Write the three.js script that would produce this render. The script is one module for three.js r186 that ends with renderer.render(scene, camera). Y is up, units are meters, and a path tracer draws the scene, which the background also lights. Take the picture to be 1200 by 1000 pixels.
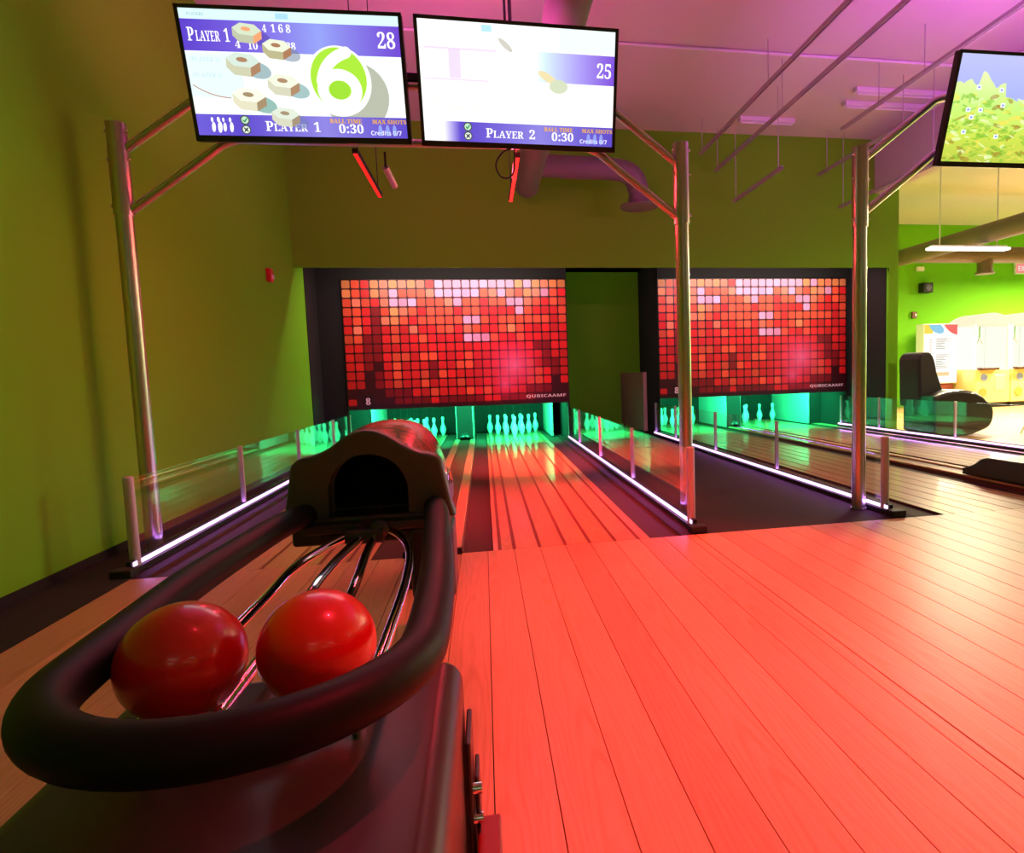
import * as THREE from 'three';
import { RoundedBoxGeometry } from 'three/addons/geometries/RoundedBoxGeometry.js';
import { mergeGeometries } from 'three/addons/utils/BufferGeometryUtils.js';
import { RectAreaLightUniformsLib } from 'three/addons/lights/RectAreaLightUniformsLib.js';

// ---------------------------------------------------------------- camera, exposure, light
const scene = new THREE.Scene();
scene.background = new THREE.Color(0x000000);
RectAreaLightUniformsLib.init();
const renderer = new THREE.WebGLRenderer({ antialias: true });
renderer.toneMapping = THREE.LinearToneMapping;
renderer.toneMappingExposure = 1.0;
renderer.shadowMap.enabled = true;

const camera = new THREE.PerspectiveCamera(2 * Math.atan(500 / 730) * 180 / Math.PI, 1.2, 0.05, 60);
camera.position.set(0, 1.14, 0);
{
  const yaw = 10.349 * Math.PI / 180, pit = -4.864 * Math.PI / 180, rol = -1.754 * Math.PI / 180;
  const f = new THREE.Vector3(Math.sin(yaw) * Math.cos(pit), Math.sin(pit), -Math.cos(yaw) * Math.cos(pit));
  const r = new THREE.Vector3(Math.cos(yaw), 0, Math.sin(yaw));
  const u = new THREE.Vector3().crossVectors(r, f);
  const r2 = r.clone().multiplyScalar(Math.cos(rol)).addScaledVector(u, Math.sin(rol));
  const u2 = u.clone().multiplyScalar(Math.cos(rol)).addScaledVector(r, -Math.sin(rol));
  camera.quaternion.setFromRotationMatrix(new THREE.Matrix4().makeBasis(r2, u2, f.clone().negate()));
}
camera.setViewOffset(1200, 1000, -102, 0, 1200, 1000);
scene.add(camera);

const WARM = [1.0, 0.80, 0.52], RED = [1, 0.03, 0.06], VIOLET = [0.55, 0.2, 1.0], GREEN = [0.02, 1.0, 0.34];
const PW = {                       // radiance of the lamps
  redBarRight: 260, redBarLeft: 110, canApproach: 165, canLane: 260,
  rail: 15, pins: 900, upPair1: 460, upPair2: 460, strip: 145, stripFar: 640, stripBack: 3, crane: 7, screen: 1.0, mask: 100,
};
function area(rgb, power, w, h, pos, target, up) {
  const l = new THREE.RectAreaLight(new THREE.Color().setRGB(...rgb), power, w, h);
  l.position.set(...pos); if (up) l.up.set(...up); l.lookAt(...target); l.castShadow = true; scene.add(l); return l;
}

// ---------------------------------------------------------------- helpers
let seed = 7;
const rnd = () => { seed = (seed * 1664525 + 1013904223) % 4294967296; return seed / 4294967296; };
const lin = (r, g, b) => new THREE.Color().setRGB(r, g, b);
const used = {};
function numbered(n) { const k = used[n] = (used[n] ?? -1) + 1; return k ? n + '_' + String(k).padStart(3, '0') : n; }
function tag(o, label, category, group, kind) {
  o.userData.label = label; if (category) o.userData.category = category;
  if (group) o.userData.group = group; if (kind) o.userData.kind = kind; return o;
}
function thing(name, label, category, group) { const g = new THREE.Group(); g.name = numbered(name); scene.add(g); return tag(g, label, category, group); }
function part(parent, name, geo, m) {
  const o = new THREE.Mesh(geo, m); o.name = parent === scene ? numbered(name) : name; o.castShadow = o.receiveShadow = true; parent.add(o); return o;
}
function single(name, geo, m, label, category, group) { return tag(part(scene, name, geo, m), label, category, group); }
function struct(name, geo, m, label, category) { const o = part(scene, name, geo, m); return tag(o, label, category, null, 'structure'); }
const box = (x0, x1, y0, y1, z0, z1) => new THREE.BoxGeometry(Math.abs(x1 - x0), Math.abs(y1 - y0), Math.abs(z1 - z0)).translate((x0 + x1) / 2, (y0 + y1) / 2, (z0 + z1) / 2);
const rbox = (x0, x1, y0, y1, z0, z1, r = 0.01, s = 2) => new RoundedBoxGeometry(x1 - x0, y1 - y0, Math.abs(z1 - z0), s, r).translate((x0 + x1) / 2, (y0 + y1) / 2, (z0 + z1) / 2);
const V = (x, y, z) => new THREE.Vector3(x, y, z);
function rod(a, b, r, seg = 12, r2 = r) {
  const A = V(...a), B = V(...b), g = new THREE.CylinderGeometry(r2, r, A.distanceTo(B), seg);
  g.applyQuaternion(new THREE.Quaternion().setFromUnitVectors(V(0, 1, 0), B.clone().sub(A).normalize()));
  return g.translate((A.x + B.x) / 2, (A.y + B.y) / 2, (A.z + B.z) / 2);
}
const tube = (pts, r, n = 40, seg = 12, closed = false, tension = 0.5) => new THREE.TubeGeometry(new THREE.CatmullRomCurve3(pts.map((p) => V(...p)), closed, 'catmullrom', tension), n, r, seg, closed);
const merge = (...gs) => mergeGeometries(gs.flat().map((g) => g.index ? g.toNonIndexed() : g));
function worldUV(g, ou = 0, ov = 0) {   // uv in metres along the board: u across, v along z
  const p = g.attributes.position, n = g.attributes.normal, uv = g.attributes.uv;
  for (let i = 0; i < p.count; i++) uv.setXY(i, (Math.abs(n.getX(i)) > 0.5 ? p.getY(i) : p.getX(i)) + ou, (Math.abs(n.getZ(i)) > 0.5 ? p.getY(i) : p.getZ(i)) + ov);
  return g;
}
function noise2(seedN) {               // tiling value noise
  const N = 256, t = new Float32Array(N * N); let s = seedN;
  for (let i = 0; i < t.length; i++) { s = (s * 1664525 + 1013904223) % 4294967296; t[i] = s / 4294967296; }
  return (x, y, px = N, py = N) => {
    const ix = Math.floor(x), iy = Math.floor(y), fx = x - ix, fy = y - iy, a = fx * fx * (3 - 2 * fx), b = fy * fy * (3 - 2 * fy);
    const w = (v, p) => ((v % p) + p) % p, x0 = w(ix, px), x1 = w(ix + 1, px), y0 = w(iy, py), y1 = w(iy + 1, py);
    return (t[y0 * N + x0] * (1 - a) + t[y0 * N + x1] * a) * (1 - b) + (t[y1 * N + x0] * (1 - a) + t[y1 * N + x1] * a) * b;
  };
}
const nz = noise2(99), nz2 = noise2(1234);
function dataTex(w, h, fn, srgb = true) {
  const d = new Uint8Array(w * h * 4);
  for (let y = 0; y < h; y++) for (let x = 0; x < w; x++) { const c = fn(x / w, y / h); for (let k = 0; k < 3; k++) d[(y * w + x) * 4 + k] = Math.max(0, Math.min(255, c[k])); d[(y * w + x) * 4 + 3] = 255; }
  const t = new THREE.DataTexture(d, w, h); t.wrapS = t.wrapT = THREE.RepeatWrapping; t.magFilter = THREE.LinearFilter; t.minFilter = THREE.LinearMipmapLinearFilter; t.generateMipmaps = true;
  if (srgb) t.colorSpace = THREE.SRGBColorSpace; t.needsUpdate = true; return t;
}
// oak: cathedral grain in the middle of the repeat, straight grain elsewhere (1 repeat = 1 m x 3 m)
const woodTex = dataTex(512, 1024, (u, v) => {
  const wob = nz(u * 4, v * 6, 4, 6) * 0.5 + nz2(u * 9, v * 14, 9, 14) * 0.2;
  const cath = Math.abs(((u * 6) % 1) - 0.5) * 2;
  const ring = Math.sin((cath * cath * 2.2 + wob * 3.4 + Math.sin(v * Math.PI * 2) * 0.8) * 9);
  const fine = nz(u * 200, v * 30, 200, 30), flake = nz2(u * 120, v * 12, 120, 12);
  const k = 1 - 0.05 * Math.max(0, ring) * (0.4 + nz(u * 12, v * 5, 12, 5)) - 0.05 * fine - 0.03 * flake;
  return [228 * k, 190 * k * (0.98 + 0.02 * k), 146 * k * k];
});
woodTex.repeat.set(1, 1 / 3);
const roughTex = dataTex(256, 256, (u, v) => { const k = 60 + 55 * nz(u * 6, v * 6, 6, 6) + 40 * nz2(u * 40, v * 40, 40, 40); return [k, k, k]; }, false);
const wallTex = dataTex(256, 256, (u, v) => { const k = 128 + 60 * (nz(u * 90, v * 90, 90, 90) - 0.5) + 40 * (nz2(u * 30, v * 30, 30, 30) - 0.5); return [k, k, k]; }, false);
wallTex.repeat.set(4, 4);

const std = (c, rough, extra = {}) => new THREE.MeshStandardMaterial({ color: c, roughness: rough, ...extra });
const phys = (c, rough, extra = {}) => new THREE.MeshPhysicalMaterial({ color: c, roughness: rough, ...extra });
const M = {
  planks: [lin(0.80, 0.74, 0.66), lin(0.86, 0.78, 0.68), lin(0.74, 0.66, 0.58), lin(0.9, 0.84, 0.74)].map((c) => phys(c, 0.46, { map: woodTex, clearcoat: 0.22, clearcoatRoughness: 0.3 })),
  lane: [lin(0.92, 0.86, 0.78), lin(0.86, 0.79, 0.7)].map((c) => phys(c, 0.35, { map: woodTex, clearcoat: 0.8, clearcoatRoughness: 0.1 })),
  groove: phys(lin(0.2, 0.06, 0.04), 0.4, { specularIntensity: 0.5 }),
  subfloor: std(lin(0.05, 0.03, 0.02), 0.8),
  wall: phys(lin(0.175, 0.53, 0.018), 0.85, { specularIntensity: 0.25, bumpMap: wallTex, bumpScale: 0.0008 }),
  ceiling: std(lin(0.62, 0.58, 0.52), 0.8, { bumpMap: wallTex, bumpScale: 0.001 }),
  black: std(lin(0.012, 0.012, 0.013), 0.6),
  blackPaint: std(lin(0.008, 0.0075, 0.007), 0.85),
  carpet: phys(lin(0.036, 0.016, 0.015), 0.8, { specularIntensity: 0.4 }),
  gutter: phys(lin(0.1, 0.03, 0.022), 0.32, { specularIntensity: 0.5 }),
  steel: std(lin(0.62, 0.58, 0.54), 0.3, { metalness: 1 }),
  postMetal: std(lin(0.6, 0.58, 0.6), 0.5, { metalness: 0.25 }),
  chrome: std(lin(0.8, 0.8, 0.8), 0.06, { metalness: 1 }),
  galv: std(lin(0.5, 0.48, 0.46), 0.5, { metalness: 0.6 }),
  strut: std(lin(0.55, 0.5, 0.5), 0.5, { metalness: 0.4 }),
  duct: std(lin(0.22, 0.18, 0.17), 0.45, { metalness: 0.3 }),
  ductBack: std(lin(0.16, 0.11, 0.08), 0.6),
  rubber: phys(lin(0.01, 0.01, 0.01), 0.5, { specularIntensity: 0.3 }),
  plastic: std(lin(0.02, 0.02, 0.021), 0.35),
  greyShell: phys(lin(0.075, 0.068, 0.06), 0.4),
  pedestal: phys(lin(0.035, 0.03, 0.026), 0.35, { specularIntensity: 0.6 }),
  glass: phys(lin(1, 1, 1), 0.02, { transmission: 1, thickness: 0, ior: 1.5 }),
  pin: phys(lin(0.82, 0.82, 0.8), 0.25, { clearcoat: 0.5 }),
  ball: phys(lin(0.72, 0.012, 0.009), 0.3, { clearcoat: 0.45, clearcoatRoughness: 0.05 }),
  kick: std(lin(0.4, 0.42, 0.4), 0.6),
  white: std(lin(0.8, 0.8, 0.8), 0.5),
  red: std(lin(0.5, 0.02, 0.02), 0.4),
  brown: std(lin(0.06, 0.022, 0.012), 0.5),
};
const glow = (rgb, k) => new THREE.MeshStandardMaterial({ color: 0x000000, emissive: lin(...rgb), emissiveIntensity: k, roughness: 1 });
function canvasTex(w, h, draw) {
  const c = document.createElement('canvas'); c.width = w; c.height = h; draw(c.getContext('2d'), w, h);
  const t = new THREE.CanvasTexture(c); t.colorSpace = THREE.SRGBColorSpace; t.magFilter = THREE.LinearFilter; return t;
}

// ---------------------------------------------------------------- layout
const FOUL = -4.08, C1 = -0.372, OFF = 5.2, C2 = C1 + OFF, HALF = 1.817, ZH = -9.5, ZM = -10.6, CEIL = 4.8, WX = -2.55;
const PARTS = [C1 - HALF, C1 + HALF, C2 - HALF, C2 + HALF];

// ---------------------------------------------------------------- room shell
struct('wall_left', box(WX - 0.15, WX, -0.1, CEIL, -13.5, 9), M.wall, 'lime green painted side wall beside the lanes', 'wall');
{
  const header = merge(box(WX, 6.9, 2.755, CEIL, ZH, ZH - 0.06), box(WX, 6.9, 3.1, CEIL, ZH - 0.06, ZM - 0.1), box(6.73, 6.9, 0, 2.755, ZH, ZM - 0.1), box(6.75, 6.9, 0, CEIL, ZM - 0.1, -15));
  struct('wall_back', header, M.wall, 'lime green header wall above the pin decks with end pier', 'wall');
}
struct('wall_far', box(6.9, 17, -0.1, CEIL, -15, -15.15), M.wall, 'lime green far wall of the arcade area', 'wall');
struct('wall_right', box(17, 17.15, -0.1, CEIL, -15, 9), M.wall, 'lime green wall at the far side of the arcade', 'wall');
struct('wall_front', box(WX, 17, -0.1, CEIL, 9, 9.15), M.wall, 'lime green wall opposite the lanes', 'wall');
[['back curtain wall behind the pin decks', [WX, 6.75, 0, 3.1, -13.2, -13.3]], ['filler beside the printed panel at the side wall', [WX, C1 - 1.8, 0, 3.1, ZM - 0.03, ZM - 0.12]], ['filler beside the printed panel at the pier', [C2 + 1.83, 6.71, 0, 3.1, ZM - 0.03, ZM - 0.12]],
  ['strip above the first printed panel', [C1 - 1.8, C1 + 1.82, 2.76, 3.1, ZM - 0.03, ZM - 0.12]], ['strip above the second printed panel', [C2 - 1.78, C2 + 1.83, 2.76, 3.1, ZM - 0.03, ZM - 0.12]], ['sheet added to darken the inside of the pier', [6.715, 6.73, 0, 3.1, ZH - 0.07, -11.62]], ['soffit behind the header', [WX, 6.71, 3.085, 3.1, ZH - 0.07, ZM]]]  // the black sheet on the pier is added and stands in for shade
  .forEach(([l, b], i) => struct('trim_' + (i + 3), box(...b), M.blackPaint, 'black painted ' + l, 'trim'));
struct('trim_1', box(C1 + 1.82, C2 - 1.78, 0.0, 3.085, -12.0, -12.1), M.wall, 'olive green wall panel closing the end of the walkway', 'wall panel');
struct('trim_10', box(C1 + 1.8, C1 + 1.82, 0, 3.085, ZM - 0.07, -13.1), M.blackPaint, 'black side of the pit enclosure by the red-lit lane', 'trim');
struct('trim_11', box(C2 - 1.78, C2 - 1.76, 0, 3.085, ZM - 0.07, -13.1), M.blackPaint, 'black side of the pit enclosure across the walkway', 'trim');
struct('trim_12', box(WX, C1 - 1.63, 0, 3.085, -11.62, -11.7), M.blackPaint, 'black sheet added beside the pit to hide the lit side wall', 'trim');  // added to cover green wall that the pin lamps light up
struct('trim_13', box(C2 + 1.63, 6.73, 0, 3.085, -11.62, -11.7), M.blackPaint, 'black sheet added beside the pit to hide the lit pier wall', 'trim');  // added cover over the pier wall lit by the pin lamps
struct('trim_14', box(WX, WX + 0.012, 0, 3.085, -10.0, -11.62), M.blackPaint, 'black sheet added to darken the side wall beside the printed panel', 'trim');  // added black sheet: paints the recess shade onto the green wall
struct('ceiling', box(WX - 0.15, 17.15, CEIL, CEIL + 0.15, -15.15, 9.15), M.ceiling, 'pale painted ceiling washed in purple light', 'ceiling');
struct('trim_2', box(6.45, 6.62, 3.94, CEIL, ZH, 6), M.ceiling, 'boxed ceiling beam running beside the lanes', 'beam');
struct('baseboard_left', merge(box(WX, WX + 0.015, 0, 0.06, -9.5, 9), box(WX, -2.13, -0.02, 0.004, -12.9, 9)), M.blackPaint, 'black baseboard and floor strip along the wall', 'baseboard');
// floor: dark base with one mesh for each approach board
{
  const floor = struct('floor', box(WX, 17, -0.1, -0.02, -15, 9), M.subfloor, 'wooden bowling approach floor of long boards', 'floor');
  const xs = []; for (let k = -12; k <= 8; k++) xs.push(-0.022 + 0.1703 * k);
  xs.push(1.402); for (let k = 1; 1.402 + 0.1703 * k < 6.6; k++) xs.push(1.402 + 0.1703 * k);
  xs[0] = -2.13;
  for (let i = 0; i + 1 < xs.length; i++) {
    const a = xs[i] + (Math.abs(xs[i] - 1.402) < 0.001 ? 0.004 : 0.0014), b = xs[i + 1] - 0.0014;
    part(floor, 'plank', worldUV(rbox(a, b, -0.02, 0, FOUL, 5, 0.0015, 1), rnd() * 7, rnd() * 9), M.planks[Math.floor(rnd() * 4)]);
  }
  for (let i = 0, x = xs[xs.length - 1]; x < 16.9; i++, x += 0.34) part(floor, 'plank', worldUV(box(x + 0.0014, x + 0.3386, -0.02, 0, -14.9, 8.9), rnd() * 7, rnd() * 9), M.planks[Math.floor(rnd() * 4)]);
  part(floor, 'walkway_carpet', box(C1 + HALF + 0.04, C2 - HALF - 0.04, -0.02, -0.002, FOUL - 0.003, ZM - 0.1), M.carpet);
}

// ---------------------------------------------------------------- lanes
const pinGeo = new THREE.LatheGeometry([[0, 0], [0.026, 0], [0.0285, 0.006], [0.036, 0.03], [0.05, 0.075], [0.0595, 0.105], [0.0605, 0.125], [0.056, 0.155], [0.043, 0.195], [0.03, 0.225], [0.0235, 0.25], [0.0228, 0.27], [0.026, 0.295], [0.031, 0.325], [0.0323, 0.343], [0.029, 0.363], [0.019, 0.377], [0, 0.381]].map(([x, y]) => new THREE.Vector2(x, y)), 20);
const cordGeo = new THREE.CylinderGeometry(0.0022, 0.0022, 0.5, 5).translate(0, 0.63, 0);
function gutterGeo(x0, x1) {
  const s = new THREE.Shape(), w = (x1 - x0) / 2, n = 12; s.moveTo(x0, -0.085); s.lineTo(x0, -0.004);
  for (let i = 0; i <= n; i++) { const a = Math.PI - Math.PI * i / n; s.lineTo((x0 + x1) / 2 + w * 0.97 * Math.cos(a), -0.004 - 0.072 * Math.sin(a)); }
  s.lineTo(x1, -0.085); s.closePath();
  return new THREE.ExtrudeGeometry(s, { depth: 8.9, bevelEnabled: false }).translate(0, 0.0, FOUL - 8.903);
}
function lane(cx, side, label, pins, group, pinLabel) {
  const t = thing('bowling_lane', label, 'lane', 'bowling lanes');
  const x0 = cx - 0.532, zEnd = -13.0;
  part(t, 'lane_bed', box(x0, x0 + 1.064, -0.085, -0.002, FOUL - 0.004, zEnd), M.groove);
  const marks = [0, 0.043, 0.137, 0.305, 0.478, 0.645, 0.82, 0.984, 1.064];
  for (let i = 0; i + 1 < marks.length; i++) {
    const a = side > 0 ? marks[i] : 1.064 - marks[i + 1], b = side > 0 ? marks[i + 1] : 1.064 - marks[i], g = 0.012;
    part(t, 'lane_board', worldUV(box(x0 + a + (a > 0.001 ? g : 0), x0 + b - (b < 1.063 ? g : 0), -0.01, 0, FOUL - 0.003, zEnd), rnd() * 7, rnd() * 9), M.lane[i % 2]);
  }
  const inner = side > 0 ? [C1 + 0.192 + (cx > 2 ? OFF : 0), x0] : [x0 + 1.064, C1 - 0.192 + (cx > 2 ? OFF : 0)];
  const outer = side > 0 ? [x0 + 1.064, x0 + 1.064 + 0.23] : [x0 - 0.23, x0];
  for (const [a, b] of [inner, outer]) part(t, 'gutter', gutterGeo(a, b), M.gutter);
  const dx = side > 0 ? [x0 + 1.294, C1 + HALF - 0.03 + (cx > 2 ? OFF : 0)] : [C1 - HALF + 0.03 + (cx > 2 ? OFF : 0), x0 - 0.23];
  part(t, 'edge_cap', box(dx[0], dx[1], -0.085, -0.002, FOUL - 0.003, zEnd), M.carpet);
  pins.forEach((n) => {
    const row = n < 2 ? 0 : n < 4 ? 1 : n < 7 ? 2 : 3, first = [1, 2, 4, 7][row], k = n - first;
    const at = row === 0 ? 'front' : ['', 'second', 'third', 'back'][row] + ' row, ' + (k === 0 ? 'nearest the green side wall' : k === row ? 'nearest the arcade' : row === 2 ? 'middle' : k === 1 ? 'second from the side wall' : 'third from the side wall');
    const p = thing('bowling_pin', `white pin, ${at}, ${pinLabel}`, 'pin', group);
    part(p, 'body', pinGeo, M.pin); part(p, 'cord', cordGeo, M.black);
    p.position.set(cx + (k - row / 2) * 0.3048, 0, -11.95 - row * 0.264); p.rotation.y = rnd() * 6;
  });
}
const all = [1, 2, 3, 4, 5, 6, 7, 8, 9, 10];
lane(C1 - 0.918, -1, 'wooden lane behind the domed ball return, beside the green side wall', all, 'pins on the lane by the green wall', 'on the lane behind the ball return');
lane(C1 + 0.918, 1, 'red-lit wooden lane with dark stripes beside the glass partition and walkway', all, 'pins on the red-lit lane', 'on the red-lit lane');
lane(C2 - 0.918, -1, 'unlit wooden lane across the walkway, next to its glass partition', all, 'pins on the lane across the walkway', 'on the lane across the walkway');
lane(C2 + 0.918, 1, 'wooden lane next to the partition by the arcade', [4, 7, 8, 9, 10], 'pins left on the lane by the arcade', 'on the arcade lane');
// centre cappings with the two ball tracks
[[C1, 'dark centre capping with two light strips behind the domed ball return'], [C2, 'dark centre capping with two light strips across the walkway']].forEach(([c, label]) => {
  const t = thing('lane_capping', label, 'lane divider', 'centre cappings');
  part(t, 'base', box(c - 0.192, c + 0.192, -0.085, 0.012, FOUL - 0.003, -11.45), M.gutter);
  for (const s of [-1, 1]) part(t, 'cap_strip', worldUV(rbox(c + s * 0.135 - 0.045, c + s * 0.135 + 0.045, 0.012, 0.03, FOUL - 0.01, -11.45, 0.006, 1), rnd() * 4, 0), M.lane[0]);
  for (const s of [-1, 1]) part(t, 'end_stop', box(c + s * 0.135 - 0.05, c + s * 0.135 + 0.05, 0, 0.04, FOUL + 0.02, FOUL - 0.012), M.black);
});
// pits: side kickbacks, divider, green lamps
[[C1, 'pair beside the green wall'], [C2, 'pair beside the arcade']].forEach(([c, which]) => {
  for (const s of [-1, 1]) {
    single('kickback_panel', rbox(c + s * 1.6 - 0.02, c + s * 1.6 + 0.02, 0, 1.5, -13.19, -11.6, 0.005, 1), M.kick, `white ${s < 0 ? 'wall-side' : 'arcade-side'} pit side panel of the lane ${which}, glowing green`, 'pit panel');
  }
  const d = thing('pit_divider', `dark pit divider between the pin decks of the lane ${which}`, 'pit divider');
  part(d, 'core', box(c - 0.14, c + 0.14, 0, 1.5, -11.6, -13.19), M.blackPaint);
  for (const s of [-1, 1]) part(d, 'side_panel', box(c + s * 0.142, c + s * 0.155, 0, 1.5, -11.62, -13.19), M.kick);
  part(d, 'ball_door', new THREE.SphereGeometry(0.11, 20, 12, 0, 6.3, 0, 1.57).rotateX(-0.3).translate(c, 0.03, -11.6), M.plastic);
  for (const s of [-1, 1]) {
    const x = c + s * 0.918, l = thing('pin_lamp', `green strip lamp over the ${s < 0 ? 'wall-side' : 'arcade-side'} pin deck of the lane ${which}`, 'lamp', 'green pin deck lamps');
    part(l, 'housing', box(x - 0.5, x + 0.5, 0.98, 1.04, -11.02, -10.9), M.black);
    part(l, 'tube', rod([x - 0.48, 0.965, -10.97], [x + 0.48, 0.965, -10.97], 0.012), glow(GREEN, 3));
    area(GREEN, PW.pins, 0.95, 0.06, [x, 0.95, -10.99], [x, 0.12, -12.25]);
  }
});

// ---------------------------------------------------------------- printed masking panels
const ROWS = ['oOrosososrpppppppppoposoo', 'oOrospOOOspppppOspsOospOr', 'OsOrspppOOOspOOrOOppsOrOO', 'OOrdOosOrOOOrOOrrrrpOrrrO', 'rOrdsoOrOOOOOppOrOOOOOOrO', 'rsrdrOrsrrOOrsOrrOoOrrrrr', 'OOddrOrrOrrrrpppOrrOrrrrr', 'rrddrrrrrrrrrrrrrrrrrddrr', 'rrddrOOrOOrrrOrrrrrrrrdrr', 'rrdkrOrrrdrrOOrrrrrrOrddr', 'rrkdrOrrOdOrrrrrrrrrOOrdr', 'rrkdrOrrOrrrOrrrrrrrOOrkr', 'kkkkdddrrOrrrOrOrrrrdddkk', 'rkkkkddddrdddddrrddddkkkk'];
const TONE = { o: [236, 142, 84], O: [240, 84, 52], s: [232, 126, 96], p: [240, 165, 205], r: [222, 32, 34], R: [215, 10, 10], d: [135, 14, 24], k: [62, 6, 20] };
const maskTex = canvasTex(2000, 1152, (g, w, h) => {
  g.fillStyle = 'rgb(66,5,14)'; g.fillRect(0, 0, w, h);
  const p = w / 25, r = 12;
  ROWS.forEach((row, j) => [...row].forEach((ch, i) => {
    const c = TONE[ch], v = 0.88 + 0.24 * nz(i * 3.7 + 0.5, j * 5.3 + 0.5);
    g.fillStyle = `rgb(${c.map((x) => Math.min(255, Math.round(x * v))).join(',')})`;
    const x = i * p + 5, y = 6 + j * p * 1.012, s = p - 11;
    g.beginPath(); g.moveTo(x + r, y); g.arcTo(x + s, y, x + s, y + s, r); g.arcTo(x + s, y + s, x, y + s, r); g.arcTo(x, y + s, x, y, r); g.arcTo(x, y, x + s, y, r); g.fill();
  }));
  for (const [x, y, rad, a] of [[0.75, 0.68, 0.12, 0.9], [0.7, 0.84, 0.06, 0.8], [0.73, 0.72, 0.22, 0.5]]) {   // printed pink burst
    const gr = g.createRadialGradient(x * w, y * h, 0, x * w, y * h, rad * w); gr.addColorStop(0, `rgba(255,120,170,${a})`); gr.addColorStop(1, 'rgba(255,40,110,0)');
    g.fillStyle = gr; g.fillRect(0, 0, w, h);
  }
  g.fillStyle = 'rgba(40,0,16,0.75)'; g.fillRect(0, h - 40, w, 40);
  g.fillStyle = '#ffe9f2'; g.font = 'bold 52px sans-serif'; g.textBaseline = 'middle';
  g.save(); g.translate(1590, 1084); g.scale(1.25, 0.72); g.fillText('QUBICAAMF', 0, 0); g.restore();
  g.fillStyle = '#2a0412'; g.fillRect(124, 1030, 96, 96); g.fillStyle = '#ffd9ea'; g.font = 'bold 84px sans-serif'; g.fillText('8', 148, 1080);
});
const maskMat = std(0xffffff, 0.4, { map: maskTex });
[[C1, 'beside the green side wall'], [C2, 'across the walkway near the arcade']].forEach(([c, w]) => {
  const t = thing('masking_panel', `printed panel of red and pink squares ${w}`, 'panel', 'masking panels');
  part(t, 'board', rbox(c - 1.79, c + 1.81, 0.665, 2.75, ZM - 0.06, ZM - 0.003, 0.006, 1), M.black);
  part(t, 'print', new THREE.PlaneGeometry(3.59, 2.075).translate(c + 0.01, 1.7075, ZM), maskMat);
});

[[C1, 'panel beside the green wall'], [C2, 'panel across the walkway']].forEach(([c, w]) => {
  const t = thing('panel_lamp', `slim lamp under the header lighting the printed ${w}`, 'lamp', 'panel lamps');
  part(t, 'housing', box(c - 1.5, c + 1.5, 2.9, 2.96, ZH - 0.075, ZH - 0.15), M.black);
  part(t, 'tube', rod([c - 1.45, 2.89, ZH - 0.12], [c + 1.45, 2.89, ZH - 0.12], 0.01, 10), glow([1, 0.85, 0.8], 1.5));
  area([1, 0.8, 0.72], PW.mask, 2.9, 0.05, [c, 2.875, ZH - 0.15], [c, 1.5, ZM]);
});

// ---------------------------------------------------------------- glass partitions with lit rails
const RAILDEF = [
  [0, 1, 'glass partition with violet lit rail along the green side wall'],
  [1, 1, 'glass partition with violet lit rail between the red-lit lane and the walkway'],
  [2, -1, 'glass partition with violet lit rail on the arcade side of the walkway'],
  [3, 1, 'glass partition with violet lit rail in front of the racing seat'],
];
for (const [i, , label] of RAILDEF) {
  const x = PARTS[i], inward = i % 2 ? -1 : 1, face = i === 2 ? -1 : i === 0 ? 1 : -1;
  const t = thing('glass_partition', label, 'partition', 'lane partitions');
  const z0 = FOUL - 0.12, z1 = -10.85;
  part(t, 'rail_base', rbox(x - 0.04, x + 0.04, -0.003, 0.035, z0, z1, 0.006, 1), M.black);
  const railBody = part(t, 'rail', box(x - 0.014, x + 0.014, 0.035, 0.075, z0, z1), M.black);
  part(railBody, 'light_strip', box(x + face * 0.0145, x + face * 0.021, 0.04, 0.066, z0 - 0.02, z1), glow([1.0, 0.62, 1.0], 2.2));
  area(VIOLET, PW.rail, 6.5, 0.02, [x + face * 0.024, 0.054, (z0 + z1) / 2], [x + face * 2, 0.2, (z0 + z1) / 2]);
  area(VIOLET, PW.rail, 6.5, 0.02, [x, 0.0785, (z0 + z1) / 2], [x, 1, (z0 + z1) / 2], [1, 0, 0]);
  const zs = [-4.28, -6.09, -7.86, -9.62, -10.78];
  zs.forEach((z, k) => {
    if (k === 0) part(t, 'front_post', merge(rod([x, 0.036, z], [x, 0.585, z], 0.03, 20), rod([x, 0.585, z], [x, 0.592, z], 0.03, 20, 0.024)), M.postMetal);
    else part(t, 'post', rbox(x - 0.018, x + 0.018, 0.036, 0.585, z - 0.012, z + 0.012, 0.004, 1), M.postMetal);
    if (k) { part(t, 'glass_pane', box(x - 0.004, x + 0.004, 0.09, 0.578, zs[k - 1] - 0.035, z + 0.02), M.glass); }
  });
  part(t, 'end_foot', rbox(x - 0.06, x + 0.06, -0.003, 0.05, z0 + 0.1, z0 + 0.005, 0.01, 1), M.black);
}

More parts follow.
